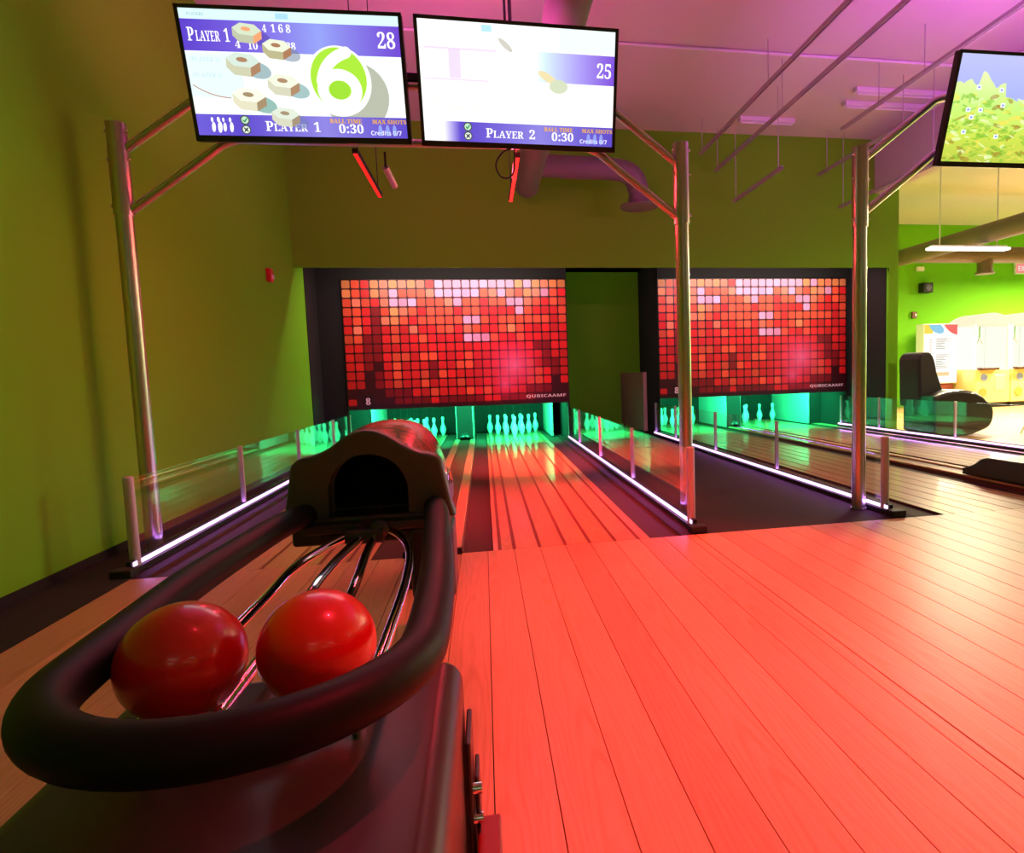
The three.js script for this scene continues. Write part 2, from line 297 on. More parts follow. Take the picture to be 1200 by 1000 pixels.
// ---------------------------------------------------------------- monitor frames
function frame(px, label) {
  const t = thing('steel_arch', label, 'arch', 'steel arches');
  const bars = [2.81, 3.2];
  px.forEach(([x, z, top, dir]) => {
    part(t, 'post', merge(rod([x, 0, z], [x, top - 0.58, z], 0.052, 28), rod([x, 0, z], [x, 0.012, z], 0.058, 28)), M.steel);
    const sl = part(t, 'sleeve', merge(rod([x, top - 0.6, z], [x, top - 0.004, z], 0.06, 28), rod([x, top - 0.004, z], [x, top, z], 0.06, 28, 0.05)), M.steel);
    for (const dy of [0.06, 0.24, 0.54]) for (const s of [-1, 1]) part(sl, 'bolt', new THREE.SphereGeometry(0.011, 8, 6).translate(x + s * 0.064, top - dy, z + 0.015), M.chrome);
    bars.forEach((by, k) => {
      const y0 = by - (k ? 0.49 : 0.5), pt = (q) => [x + dir * (0.03 + 0.66 * q), y0 + 0.5 * q, z];
      part(t, 'arm', tube([pt(0), pt(0.2), pt(0.4), pt(0.6), pt(0.8), pt(0.92), [x + dir * 0.73, by - 0.004, z], [x + dir * 0.79, by, z], [x + dir * 0.86, by, z]], 0.028, 60, 14), M.steel);
    });
  });
  for (const by of bars) part(t, 'crossbar', rod([px[0][0] + 0.85, by, px[0][1]], [px[1][0] - 0.85, by, px[1][1]], 0.028, 14), M.steel);
}
frame([[-2.315, -4.78, 2.89, 1], [1.55, -4.69, 2.865, -1]], 'steel arch on two posts carrying the two score monitors');
frame([[2.905, -4.46, 2.80, 1], [6.77, -4.6, 2.83, -1]], 'steel arch carrying the monitor that shows a landscape');

// ---------------------------------------------------------------- monitors
function slabText(g, txt, x, y, size, col, sx = 1) { g.save(); g.translate(x, y); g.scale(sx, 1); g.font = `bold ${size}px serif`; g.fillStyle = col; g.textBaseline = 'alphabetic'; g.fillText(txt, 0, 0); g.restore(); }
function lower(g, w, h, player, fade) {
  const gr = g.createLinearGradient(0, 0, w, 0); gr.addColorStop(0, '#6a5ad0'); gr.addColorStop(0.2, '#5c48c4'); gr.addColorStop(0.6, '#8a80d8'); gr.addColorStop(1, '#5a48c0');
  g.fillStyle = gr; g.fillRect(0, h * 0.825, w, h * 0.175);
  if (!fade) for (const [x, s] of [[75, 1], [105, 1.15], [128, 0.9], [160, 1]]) { g.fillStyle = '#fff'; g.beginPath(); g.ellipse(x, h * 0.93, 9 * s, 24 * s, 0.1, 0, 7); g.fill(); g.beginPath(); g.ellipse(x - 3, h * 0.87, 6 * s, 12 * s, 0, 0, 7); g.fill(); }
  else { const gf = g.createLinearGradient(0, 0, 190, 0); gf.addColorStop(0.5, 'rgba(255,255,255,1)'); gf.addColorStop(1, 'rgba(255,255,255,0)'); g.fillStyle = gf; g.fillRect(0, h * 0.82, 190, h * 0.18); }
  for (const [y, k] of [[h * 0.868, 0], [h * 0.948, 1]]) {
    g.fillStyle = '#4a5550'; g.beginPath(); g.arc(228, y, 23, 0, 7); g.fill(); g.fillStyle = k ? '#dfeadf' : '#bfe0c4'; g.beginPath(); g.arc(228, y, 17, 0, 7); g.fill();
    g.strokeStyle = k ? '#333' : '#2e8a50'; g.lineWidth = 6; g.beginPath();
    if (k) { g.moveTo(219, y - 9); g.lineTo(237, y + 9); g.moveTo(237, y - 9); g.lineTo(219, y + 9); } else { g.moveTo(218, y); g.lineTo(226, y + 8); g.lineTo(239, y - 9); } g.stroke();
  }
  slabText(g, 'P', 322, h * 0.955, 66, '#fff', 0.95); slabText(g, 'LAYER', 362, h * 0.955, 50, '#fff', 0.95); slabText(g, String(player), 556, h * 0.955, 66, '#fff');
  slabText(g, 'BALL TIME', 640, h * 0.878, 27, '#f5b020', 1.05); slabText(g, 'MAX SHOTS', 850, h * 0.878, 27, '#f5b020', 1.05);
  slabText(g, '0:30', 680, h * 0.962, 60, '#fff', 1.05); g.font = 'bold 30px sans-serif'; g.fillStyle = '#e8e8ff'; g.fillText('Credits 0/7', 838, h * 0.975);
  for (const x of [888, 925, 960]) { g.fillStyle = 'rgba(170,200,255,0.6)'; g.beginPath(); g.ellipse(x, h * 0.935, 10, 28, 0, 0, 7); g.fill(); }
}
function nut(g, x, y, s, c1, c2, c3, sh) {
  g.fillStyle = sh; g.beginPath(); g.ellipse(x + 60 * s, y + 34 * s, 66 * s, 38 * s, 0.25, 0, 7); g.fill();
  const P = [[-80, -18], [-34, -44], [44, -36], [78, -4], [30, 24], [-48, 16]].map(([a, b]) => [x + a * s, y + b * s]);
  const poly = (pts, c) => { g.fillStyle = c; g.beginPath(); pts.forEach(([a, b], i) => i ? g.lineTo(a, b) : g.moveTo(a, b)); g.closePath(); g.fill(); };
  const dn = ([a, b]) => [a - 2 * s, b + 42 * s];
  poly([P[0], P[5], dn(P[5]), dn(P[0])], c2); poly([P[5], P[4], dn(P[4]), dn(P[5])], c2); poly([P[4], P[3], dn(P[3]), dn(P[4])], c3); poly(P, c1);
  g.fillStyle = c3; g.beginPath(); g.ellipse(x - 6 * s, y - 12 * s, 26 * s, 11 * s, 0.1, 0, 7); g.fill();
}
const screen1 = canvasTex(1024, 576, (g, w, h) => {
  g.fillStyle = '#f2fbfa'; g.fillRect(0, 0, w, h);
  g.fillStyle = '#d4f0f4'; g.fillRect(0, 0, w, 46); g.fillStyle = '#a9d8ee'; g.fillRect(440, 8, 60, 26); g.font = '18px serif'; g.fillStyle = '#8fb4b8'; g.fillText('PLAYERS', 34, 30);
  let gr = g.createLinearGradient(0, 0, w, 0); gr.addColorStop(0, '#5a3fc4'); gr.addColorStop(0.35, '#7a66d8'); gr.addColorStop(0.62, '#8f9bea'); gr.addColorStop(1, '#6b45c8');
  g.fillStyle = gr; g.fillRect(0, 46, w, 140);
  slabText(g, 'P', 22, 142, 84, '#fff', 0.62); slabText(g, 'LAYER', 60, 142, 64, '#fff', 0.5); slabText(g, '1', 190, 142, 84, '#fff', 0.6);
  slabText(g, '4', 372, 92, 46, '#fff', 0.8); slabText(g, '1 6 8', 412, 92, 50, '#fff', 0.85); slabText(g, '4', 236, 168, 46, '#fff'); slabText(g, '10', 292, 172, 56, '#fff', 0.8); slabText(g, '/', 372, 172, 54, '#fff'); slabText(g, '20 28', 416, 168, 46, '#fff', 0.9);
  slabText(g, '28', 912, 148, 104, '#fff', 0.78);
  g.fillStyle = '#dff4f6'; g.fillRect(0, 196, 250, 200); g.fillStyle = '#bcd2d6'; g.font = '26px serif'; g.fillText('(PLAYER 2)', 16, 232); g.fillText('(PLAYER 3)', 16, 304);
  g.strokeStyle = '#b98a7a'; g.lineWidth = 5; g.beginPath(); g.moveTo(10, 340); g.quadraticCurveTo(80, 392, 180, 398); g.stroke();
  g.save(); g.translate(-14, -40);
  g.fillStyle = 'rgba(165,170,150,0.85)'; g.beginPath(); g.ellipse(800, 420, 160, 165, 0.5, 0, 7); g.fill();
  g.fillStyle = '#fdfffa'; g.beginPath(); g.ellipse(722, 348, 158, 166, 0, 0, 7); g.fill();
  g.fillStyle = '#a6e03c'; g.beginPath(); g.ellipse(722, 336, 136, 146, 0, 0, 7); g.fill();
  g.strokeStyle = '#fbfff4'; g.lineWidth = 54; g.lineCap = 'round'; g.beginPath(); g.moveTo(768, 212); g.quadraticCurveTo(660, 250, 640, 350); g.stroke();
  g.beginPath(); g.ellipse(722, 388, 82, 72, 0, 0, 7); g.stroke(); g.fillStyle = '#9ad836'; g.beginPath(); g.ellipse(720, 388, 50, 44, 0, 0, 7); g.fill(); g.restore();
  nut(g, 300, 92, 0.85, '#cfdcc0', '#b9bfa2', '#f0a070', 'rgba(60,40,130,0.35)'); nut(g, 430, 160, 0.85, '#e4ead0', '#b6b088', '#a87858', 'rgba(120,130,150,0.6)');
  nut(g, 262, 232, 1, '#cfe0d4', '#c8c8aa', '#a87f60', 'rgba(120,150,158,0.7)'); nut(g, 440, 322, 0.95, '#e6ead6', '#cfcdb4', '#a98566', 'rgba(120,160,160,0.7)'); nut(g, 268, 392, 1, '#eef0dc', '#dcd8bc', '#a08a6a', 'rgba(120,165,155,0.8)');
  lower(g, w, h, 1, false); nut(g, 430, 474, 0.85, '#d8e2d0', '#cfd0b8', '#a08c74', 'rgba(110,120,170,0.6)');
});
const screen2 = canvasTex(1024, 576, (g, w, h) => {
  g.fillStyle = '#fdffff'; g.fillRect(0, 0, w, h);
  g.fillStyle = '#e6f7f6'; g.fillRect(720, 0, 304, 110); g.fillStyle = '#b4e2f0'; g.fillRect(318, 8, 52, 32);
  let gr = g.createLinearGradient(520, 0, w, 0); gr.addColorStop(0, 'rgba(255,255,255,0)'); gr.addColorStop(0.25, '#cfe6fb'); gr.addColorStop(0.6, '#a99cec'); gr.addColorStop(1, '#7a4fd0');
  g.fillStyle = gr; g.fillRect(520, 116, w - 520, 146);
  g.fillStyle = 'rgba(214,180,236,0.55)'; g.fillRect(20, 122, 370, 10); g.fillRect(20, 268, 330, 8); g.fillRect(146, 130, 60, 136);
  g.fillStyle = 'rgba(180,175,160,0.7)'; g.beginPath(); g.ellipse(440, 96, 46, 14, 0.7, 0, 7); g.fill();
  g.fillStyle = '#e6d7a8'; g.beginPath(); g.ellipse(660, 238, 56, 20, 0.5, 0, 7); g.fill(); g.fillStyle = '#cdd6b8'; g.beginPath(); g.ellipse(720, 280, 50, 34, 0, 0, 7); g.fill();
  g.strokeStyle = '#ece6d8'; g.lineWidth = 5; g.beginPath(); g.moveTo(20, 352); g.quadraticCurveTo(150, 440, 330, 402); g.stroke();
  slabText(g, '25', 926, 226, 100, '#fff', 0.76); lower(g, w, h, 2, true);
});
const screen3 = canvasTex(1024, 576, (g, w, h) => {
  let gr = g.createLinearGradient(0, 0, 0, h); gr.addColorStop(0, '#b9bdf2'); gr.addColorStop(0.35, '#a8b0ee'); g.fillStyle = gr; g.fillRect(0, 0, w, h);
  gr = g.createLinearGradient(0, 100, 0, h); gr.addColorStop(0, '#e2f0b0'); gr.addColorStop(0.35, '#c4ee7c'); gr.addColorStop(0.7, '#c8dc50'); gr.addColorStop(1, '#b8c84a'); g.fillStyle = gr;
  g.beginPath(); g.moveTo(0, h); for (let x = 0; x <= w; x += 16) g.lineTo(x, 150 + 90 * (nz(x / 90, 3.3) - 0.5) * 2 + 26 * nz2(x / 24, 7.1) + (x > 150 && x < 330 ? -50 : 20)); g.lineTo(w, h); g.fill();
  for (let i = 0; i < 420; i++) { const x = rnd() * w, y = 210 + rnd() * 366, q = rnd(); g.fillStyle = q < 0.4 ? 'rgba(120,180,50,0.5)' : q < 0.7 ? 'rgba(236,220,90,0.55)' : q < 0.85 ? 'rgba(150,110,40,0.5)' : 'rgba(230,250,190,0.7)'; g.beginPath(); g.ellipse(x, y, 6 + rnd() * 34, 3 + rnd() * 10, rnd() - 0.5, 0, 7); g.fill(); }
  for (const [x, y] of [[150, 170], [300, 180], [110, 290], [190, 290], [140, 330], [110, 410], [330, 260], [330, 430]]) { g.fillStyle = '#eef6ff'; g.fillRect(x - 14, y - 12, 30, 24); g.fillStyle = '#7f9ae0'; g.fillRect(x - 6, y - 5, 14, 10); }
});
function monitor(x, y, z, tilt, yaw, tex, label, lamp) {
  const t = thing('monitor', label, 'monitor', 'hanging monitors'); t.position.set(x, y, z); t.rotation.set(tilt, yaw, 0, 'YXZ');
  const w = 1.35, h = 0.772;
  const casing = part(t, 'casing', rbox(-w / 2, w / 2, -h / 2, h / 2, -0.06, 0.0, 0.012, 2), M.plastic);
  part(casing, 'bezel', merge(box(-w / 2, w / 2, h / 2 - 0.022, h / 2, 0, 0.008), box(-w / 2, w / 2, -h / 2, -h / 2 + 0.036, 0, 0.008), box(-w / 2, -w / 2 + 0.022, -h / 2, h / 2, 0, 0.008), box(w / 2 - 0.022, w / 2, -h / 2, h / 2, 0, 0.008)), M.plastic);
  part(t, 'screen', new THREE.PlaneGeometry(w - 0.044, h - 0.058).translate(0, 0.007, 0.003), new THREE.MeshStandardMaterial({ color: 0x050505, roughness: 0.3, emissive: 0xffffff, emissiveMap: tex, emissiveIntensity: 1.2 }));
  part(t, 'bracket', merge(box(-0.2, 0.2, -0.22, 0.2, -0.085, -0.06), box(-0.14, -0.1, -0.33, 0.25, -0.11, -0.085), box(0.1, 0.14, -0.33, 0.25, -0.11, -0.085)), M.black);
  const n = V(0, -Math.sin(tilt), Math.cos(tilt)).applyAxisAngle(V(0, 1, 0), yaw), p = V(x, y, z).addScaledVector(n, 0.03);
  area(lamp, PW.screen, w - 0.1, h - 0.1, p.toArray(), p.clone().add(n).toArray());
}
monitor(-1.081, 3.094, -4.45, 0.218, -0.053, screen1, 'score monitor showing player 1, purple bands and a green ball', [0.9, 0.95, 1]);
monitor(0.336, 3.102, -4.45, 0.3, 0.007, screen2, 'washed out white score monitor showing player 2', [1, 1, 1]);
monitor(4.13, 3.0, -4.2, 0.3, -0.02, screen3, 'monitor showing a bright green and yellow landscape', [0.8, 1, 0.5]);

// ---------------------------------------------------------------- red lane light bars
function redBar(x, y, z0, z1, power, label, glowK, aim) {
  const t = thing('led_bar', label, 'light bar', 'red light bars');
  const barBody = part(t, 'housing', box(x - 0.02, x + 0.02, y + 0.006, y + 0.04, z0, z1), M.black);
  const n = 24;
  const dm = glow([1, 0.02, 0.015], glowK), dg = box(-0.014, 0.014, -0.003, 0.006, -0.01, 0.01);
  for (let i = 0; i < n; i++) part(barBody, 'diode', dg, dm).position.set(x, y, z0 + (z1 - z0) * (i + 0.5) / n);
  for (const z of [z0 - 0.1, z1 + 0.1]) part(t, 'hanger', rod([x, y + 0.04, z], [x, CEIL, z], 0.004, 6), M.black);
  area(RED, power, 0.05, Math.abs(z1 - z0), [x, y - 0.012, (z0 + z1) / 2], [x + aim[0], y - 1, (z0 + z1) / 2 + aim[1]], [0, 0, 1]);
}
redBar(0.324, 2.75, -4.79, -5.98, PW.redBarRight, 'bright red light bar hanging below the washed out white monitor', 2.6, [0.12, 0.25]);
redBar(-0.825, 2.75, -4.81, -5.92, PW.redBarLeft, 'dimmer red light bar hanging below the player 1 monitor', 1.2, [-0.3, 0]);
function addedRedCan(x, y, z, tx, tz, power, angle, label) {  // added cans, kept out of view, that put extra red on approach and lane
  const t = thing('added_spot_can', label, 'spotlight', 'added red spot cans'), d = V(tx - x, -y, tz - z).normalize();
  part(t, 'can', rod([x, y, z], [x - d.x * 0.22, y - d.y * 0.22, z - d.z * 0.22], 0.085, 20, 0.075), M.black);
  part(t, 'lens', rod([x, y, z], [x + d.x * 0.004, y + d.y * 0.004, z + d.z * 0.004], 0.075, 20), glow([1, 0.05, 0.05], 1.5));
  part(t, 'yoke', rod([x, y + 0.2, z], [x, CEIL, z], 0.012, 8), M.black);
  const l = new THREE.SpotLight(lin(...RED), power, 0, angle, 0.85, 2); l.position.set(x + d.x * 0.02, y + d.y * 0.02, z + d.z * 0.02); l.target.position.set(tx, 0, tz); l.castShadow = true; l.shadow.radius = 3; scene.add(l, l.target);
}
addedRedCan(1.15, 4.4, -2.7, 1.15, -3.0, PW.canApproach, 0.43, 'added red spot can over the foul line end of the approach');
addedRedCan(1.15, 4.4, -0.9, 1.1, -0.9, PW.canApproach, 0.43, 'added red spot can over the near end of the approach');
addedRedCan(0.35, 3.45, -5.5, 0.5, -5.5, PW.canLane * 0.42, 0.46, 'added red spot can over the start of the red-lit lane');
addedRedCan(0.35, 3.45, -6.2, 0.53, -8.3, PW.canLane, 0.38, 'added red spot can aimed down the red-lit lane');

{
  const t = thing('hanging_cable', 'thin looped black cable hanging below the washed out white monitor', 'cable');
  part(t, 'loop', tube([[0.27, 2.735, -4.55], [0.2, 2.70, -4.55], [0.155, 2.62, -4.55], [0.18, 2.545, -4.55], [0.235, 2.53, -4.55], [0.275, 2.57, -4.55], [0.285, 2.65, -4.55], [0.29, 2.735, -4.55]], 0.006, 40, 8), M.black);
}
{
  const t = thing('lane_camera', 'small grey lane camera below the player 1 monitor', 'camera');
  part(t, 'body', rod([-0.62, 2.66, -4.8], [-0.58, 2.57, -4.95], 0.022, 14), M.galv);
  part(t, 'mount', rod([-0.62, 2.765, -4.8], [-0.62, 2.66, -4.8], 0.008, 8), M.black);
  part(t, 'lens', rod([-0.58, 2.57, -4.95], [-0.578, 2.565, -4.958], 0.014, 12), M.black);
}

// ---------------------------------------------------------------- ball return
const RX = -0.388;
{
  const t = thing('ball_return', 'ball return with black oval bumper, chrome rails and red domed hood', 'ball return', 'ball returns');
  part(t, 'pedestal', rbox(RX - 0.308, RX + 0.318, 0.0, 0.555, -1.32, -0.42, 0.045, 4), M.pedestal);
  // oval bumper
  const pts = [], yT = 0.7235;
  pts.push([-0.19, yT - 0.03, -2.24], [-0.175, yT - 0.01, -2.1], [-0.155, yT, -1.9], [-0.137, yT, -1.65], [-0.12, yT, -1.4], [-0.11, yT, -1.18]);
  for (let i = 0; i <= 12; i++) { const a = Math.PI * i / 12; pts.push([-0.362 + (0.248 + 0.004 * Math.cos(a)) * Math.cos(a), yT, -1.0 + 0.242 * Math.sin(a)]); }
  pts.push([-0.618, yT, -1.2], [-0.628, yT, -1.4], [-0.62, yT, -1.65], [-0.604, yT, -1.9], [-0.59, yT - 0.01, -2.1], [-0.578, yT - 0.03, -2.24]);
  part(t, 'bumper', tube(pts, 0.037, 120, 24), M.rubber);
  // pegs under the rails
  for (const x of [-0.558, -0.233]) part(t, 'peg', rod([x, 0.553, -1.05], [x, 0.61, -1.05], 0.008, 10), M.chrome);
  // chrome rails
  const yr = 0.607;
  [[[-0.41, 0.66, -2.08], [-0.49, 0.64, -1.98], [-0.548, 0.62, -1.84], [-0.558, yr, -1.65], [-0.558, yr, -1.35], [-0.558, yr, -1.03]],
    [[-0.385, 0.66, -2.02], [-0.425, 0.64, -1.87], [-0.448, 0.62, -1.72], [-0.455, yr, -1.6], [-0.452, yr, -1.3], [-0.448, yr, -1.06]],
    [[-0.352, 0.66, -2.0], [-0.356, 0.64, -1.85], [-0.351, 0.62, -1.7], [-0.35, yr, -1.58], [-0.348, yr, -1.3], [-0.344, yr, -1.06]],
    [[-0.34, 0.66, -2.1], [-0.275, 0.65, -2.0], [-0.236, 0.63, -1.87], [-0.224, 0.612, -1.66], [-0.221, yr, -1.35], [-0.221, yr, -1.03]]]
    .forEach((p) => part(t, 'rail', tube(p, 0.0125, 60, 12), M.chrome));
  part(t, 'rail_loop', tube([[-0.448, yr, -1.08], [-0.444, yr, -1.06], [-0.396, yr, -1.035], [-0.348, yr, -1.06], [-0.344, yr, -1.08]], 0.0125, 30, 12), M.chrome);
  part(t, 'loop_base', merge(rod([-0.3955, 0.553, -1.06], [-0.3955, 0.585, -1.06], 0.042, 24, 0.03), rod([-0.3955, 0.585, -1.06], [-0.3955, 0.606, -1.06], 0.016, 16)), M.chrome);
  part(t, 'rail_mount', merge(rod([RX - 0.05, 0.66, -2.0], [RX + 0.06, 0.66, -2.0], 0.024, 16), new THREE.SphereGeometry(0.03, 16, 12).translate(RX + 0.045, 0.675, -2.02)), M.plastic);
  // hood: front plate with arched opening
  const s = new THREE.Shape(), zf = -2.13;
  s.moveTo(-0.262, 0.685); s.lineTo(-0.25, 0.72); s.lineTo(-0.225, 0.862); s.quadraticCurveTo(-0.215, 0.885, -0.18, 0.887); s.bezierCurveTo(-0.1, 0.9, -0.07, 0.965, 0.0, 0.967);
  s.bezierCurveTo(0.07, 0.965, 0.1, 0.9, 0.18, 0.882); s.quadraticCurveTo(0.215, 0.878, 0.225, 0.858); s.lineTo(0.25, 0.72); s.lineTo(0.262, 0.685); s.closePath();
  const ho = new THREE.Path(); ho.moveTo(-0.125, 0.7); ho.lineTo(-0.125, 0.775); ho.absarc(0, 0.775, 0.125, Math.PI, 0, true); ho.lineTo(0.125, 0.7); ho.closePath(); s.holes.push(ho);
  part(t, 'hood_front', new THREE.ExtrudeGeometry(s, { depth: 0.06, bevelEnabled: true, bevelSize: 0.012, bevelThickness: 0.012, bevelSegments: 3, curveSegments: 16 }).translate(RX, 0, zf - 0.07), M.greyShell).userData.label = 'olive grey front plate with arched opening';
  part(t, 'chute', merge(box(RX - 0.14, RX + 0.14, 0.64, 0.92, zf - 0.45, zf - 0.46), box(RX - 0.15, RX - 0.14, 0.64, 0.9, zf - 0.09, zf - 0.46), box(RX + 0.14, RX + 0.15, 0.64, 0.9, zf - 0.09, zf - 0.46), box(RX - 0.15, RX + 0.15, 0.63, 0.645, zf + 0.03, zf - 0.46)), M.black);
  part(t, 'collar', merge(rbox(RX - 0.24, RX + 0.24, 0.61, 0.70, zf - 0.14, zf + 0.02, 0.012, 2), rbox(RX - 0.2, RX - 0.02, 0.655, 0.685, zf + 0.02, zf + 0.06, 0.006, 1), rbox(RX + 0.03, RX + 0.2, 0.655, 0.685, zf + 0.02, zf + 0.06, 0.006, 1)), M.plastic);
  part(t, 'column', merge(rbox(-0.46, -0.24, 0.0, 0.6, -3.95, -3.43, 0.02, 2), rbox(-0.262, -0.12, 0.41, 0.66, zf - 0.14, zf + 0.06, 0.02, 2), rbox(-0.5, -0.28, 0.52, 0.62, -3.9, zf - 0.4, 0.02, 2)), M.plastic);
  // dome cover, marbled red
  const domeTex = dataTex(512, 512, (u, v) => { const n = Math.abs(nz(u * 16 + 2 * nz2(u * 10, v * 10, 10, 10), v * 16, 16, 16) - 0.5) * 2, m = nz2(u * 34, v * 34, 34, 34); const k = n < 0.16 ? 0.22 : 0.62 + 0.38 * m; return [212 * k, 46 * k, 48 * k]; });
  const seg = 28, nzv = 10, pos = [], uv = [], idx = [];
  for (let j = 0; j <= nzv; j++) { const v = j / nzv, z = zf - 0.06 - 0.7 * v, w = 0.225 - 0.02 * v, hgt = 0.228 + 0.045 * Math.sin(Math.min(1, v * 1.6) * 1.57) - (v > 0.8 ? (v - 0.8) * 0.35 : 0);
    for (let i = 0; i <= seg; i++) { const a = Math.PI * i / seg; pos.push(RX - w * Math.sign(Math.cos(a)) * Math.pow(Math.abs(Math.cos(a)), 0.8), 0.70 + hgt * Math.pow(Math.sin(a), 0.75), z); uv.push(i / seg, v * 1.2); } }
  for (let j = 0; j < nzv; j++) for (let i = 0; i < seg; i++) { const a = j * (seg + 1) + i, b = a + seg + 1; idx.push(a, a + 1, b, a + 1, b + 1, b); }
  const base = pos.length / 3; for (let i = 0; i <= seg; i++) { const k = nzv * (seg + 1) + i; pos.push(pos[k * 3], pos[k * 3 + 1], pos[k * 3 + 2]); uv.push(0, 0); }
  pos.push(RX, 0.7, zf - 0.76); uv.push(0, 0); for (let i = 0; i < seg; i++) idx.push(base + seg + 1, base + i + 1, base + i);
  const dg = new THREE.BufferGeometry(); dg.setAttribute('position', new THREE.Float32BufferAttribute(pos, 3)); dg.setAttribute('uv', new THREE.Float32BufferAttribute(uv, 2)); dg.setIndex(idx); dg.computeVertexNormals();
  part(t, 'dome_cover', dg, phys(0xffffff, 0.3, { map: domeTex, clearcoat: 0.8, clearcoatRoughness: 0.15, side: THREE.DoubleSide })).userData.label = 'red marbled dome cover';
  for (const sx of [-1, 1]) part(t, 'side_trim', tube([[RX + sx * 0.237, 0.72, zf - 0.05], [RX + sx * 0.24, 0.8, zf - 0.2], [RX + sx * 0.235, 0.72, zf - 0.5], [RX + sx * 0.215, 0.66, zf - 0.75]], 0.009, 30, 8), M.chrome);
  part(t, 'skirt', rbox(RX - 0.232, RX + 0.232, 0.6, 0.705, zf - 0.78, zf - 0.1, 0.02, 2), M.greyShell);
  // controls on the side of the pedestal
  const sidePlate = part(t, 'side_plate', merge(rbox(-0.0655, -0.055, 0.02, 0.452, -1.28, -1.15, 0.004, 1), rbox(-0.052, -0.043, 0.02, 0.37, -1.25, -1.17, 0.004, 1)), M.plastic);
  for (const y of [0.355, 0.295]) part(sidePlate, 'knob', rod([-0.056, y, -1.16], [-0.038, y, -1.16], 0.011, 16), M.chrome);
  part(sidePlate, 'control_box', rbox(-0.05, -0.005, 0.02, 0.27, -1.2, -1.08, 0.006, 1), std(lin(0.16, 0.004, 0.004), 0.45)).userData.label = 'dark red control box';
}
for (const [x, z, l] of [[-0.492, -1.068, 'glossy red bowling ball resting on the wall-side pair of chrome rails'], [-0.29, -1.072, 'glossy red bowling ball resting on the lane-side pair of chrome rails']]) {
  const b = thing('bowling_ball', l, 'ball', 'red bowling balls');
  part(b, 'shell', new THREE.SphereGeometry(0.0918, 64, 48), M.ball);
  b.position.set(x, 0.7035, z);
}
{
  const t = thing('ball_return', 'dark ball return hood on the lanes across the walkway', 'ball return', 'ball returns');
  const s = new THREE.Shape(); s.moveTo(0, 0); s.lineTo(0, 0.03); s.quadraticCurveTo(0.12, 0.06, 0.2, 0.13); s.quadraticCurveTo(0.26, 0.165, 0.36, 0.165); s.lineTo(1.5, 0.17); s.lineTo(1.5, 0); s.closePath();
  part(t, 'hood', new THREE.ExtrudeGeometry(s, { depth: 0.34, bevelEnabled: true, bevelSize: 0.02, bevelThickness: 0.03, bevelSegments: 3 }).rotateY(-Math.PI / 2).translate(C2 + 0.17, 0.055, -5.36), M.plastic);
  part(t, 'column', rbox(C2 - 0.2, C2 + 0.2, 0.0, 0.22, -3.9, -2.9, 0.05, 2), M.plastic);
}

// ---------------------------------------------------------------- walkway board, wall alarm
{
  const t = thing('access_board', 'dark brown upright board standing at the end of the walkway', 'board');
  part(t, 'panel', rbox(2.32, 2.36, 0.27, 1.14, -10.5, -8.95, 0.004, 1), M.brown);
  part(t, 'edge_strip', box(2.315, 2.365, 0.27, 1.14, -8.95, -8.935), std(lin(0.3, 0.2, 0.17), 0.5));
  part(t, 'foot', merge(box(2.33, 2.35, 0, 0.27, -9.1, -9.06), box(2.33, 2.35, 0, 0.27, -10.4, -10.36), box(2.2, 2.48, 0, 0.02, -9.1, -9.06), box(2.2, 2.48, 0, 0.02, -10.4, -10.36)), M.black);
}
{
  const t = thing('fire_alarm', 'red fire alarm strobe on the green side wall', 'alarm');
  part(t, 'body', rbox(WX, WX + 0.055, 2.385, 2.545, -8.44, -8.32, 0.01, 2), std(lin(0.55, 0.015, 0.01), 0.4));
  part(t, 'strobe', rbox(WX + 0.055, WX + 0.075, 2.42, 2.47, -8.41, -8.35, 0.006, 1), M.white);
}

// ---------------------------------------------------------------- ceiling: ducts, struts, fixtures
{
  const t = thing('ventilation_duct', 'dark round duct running above the lanes with a side branch and diffuser', 'duct');
  part(t, 'main_run', rod([0.72, 3.8, -8.95], [0.72, 3.8, -1], 0.165, 28), M.duct);
  part(t, 'end_cap', merge(rod([0.72, 3.8, -8.95], [0.72, 3.8, -9.0], 0.172, 28)), M.duct);
  part(t, 'branch', tube([[0.72, 3.98, -8.7], [1.3, 3.98, -8.75], [1.95, 3.98, -8.8], [2.2, 3.9, -8.82], [2.29, 3.7, -8.84], [2.29, 3.56, -8.84]], 0.15, 60, 24), M.duct);
  part(t, 'diffuser', new THREE.LatheGeometry([[0.15, 0.12], [0.155, 0.05], [0.2, 0.02], [0.27, 0.0], [0.27, -0.02], [0.2, -0.015], [0.12, -0.03], [0.06, -0.015], [0, -0.02]].map(([a, b]) => new THREE.Vector2(a, b)), 32).translate(2.29, 3.5, -8.84), M.duct);
  for (const z of [-8, -6, -4]) part(t, 'hanger', rod([0.72, 3.96, z], [0.72, CEIL, z], 0.006, 6), M.strut);
}
const strut = (x, y, z0, z1, rods, label) => {
  const t = thing('strut_channel', label, 'ceiling channel', 'hung steel channels');
  part(t, 'channel', merge(box(x - 0.021, x - 0.018, y - 0.02, y + 0.02, z0, z1), box(x + 0.018, x + 0.021, y - 0.02, y + 0.02, z0, z1), box(x - 0.021, x + 0.021, y + 0.017, y + 0.02, z0, z1), box(x - 0.021, x - 0.011, y - 0.02, y - 0.017, z0, z1), box(x + 0.011, x + 0.021, y - 0.02, y - 0.017, z0, z1)), M.strut);
  for (const z of rods) part(t, 'threaded_rod', rod([x, y - 0.03, z], [x, CEIL, z], 0.006, 6), M.strut);
};
strut(3.29, 4.32, -9.05, -2.5, [-8.95, -6.8, -4.6], 'long steel ceiling channel passing over the walkway');
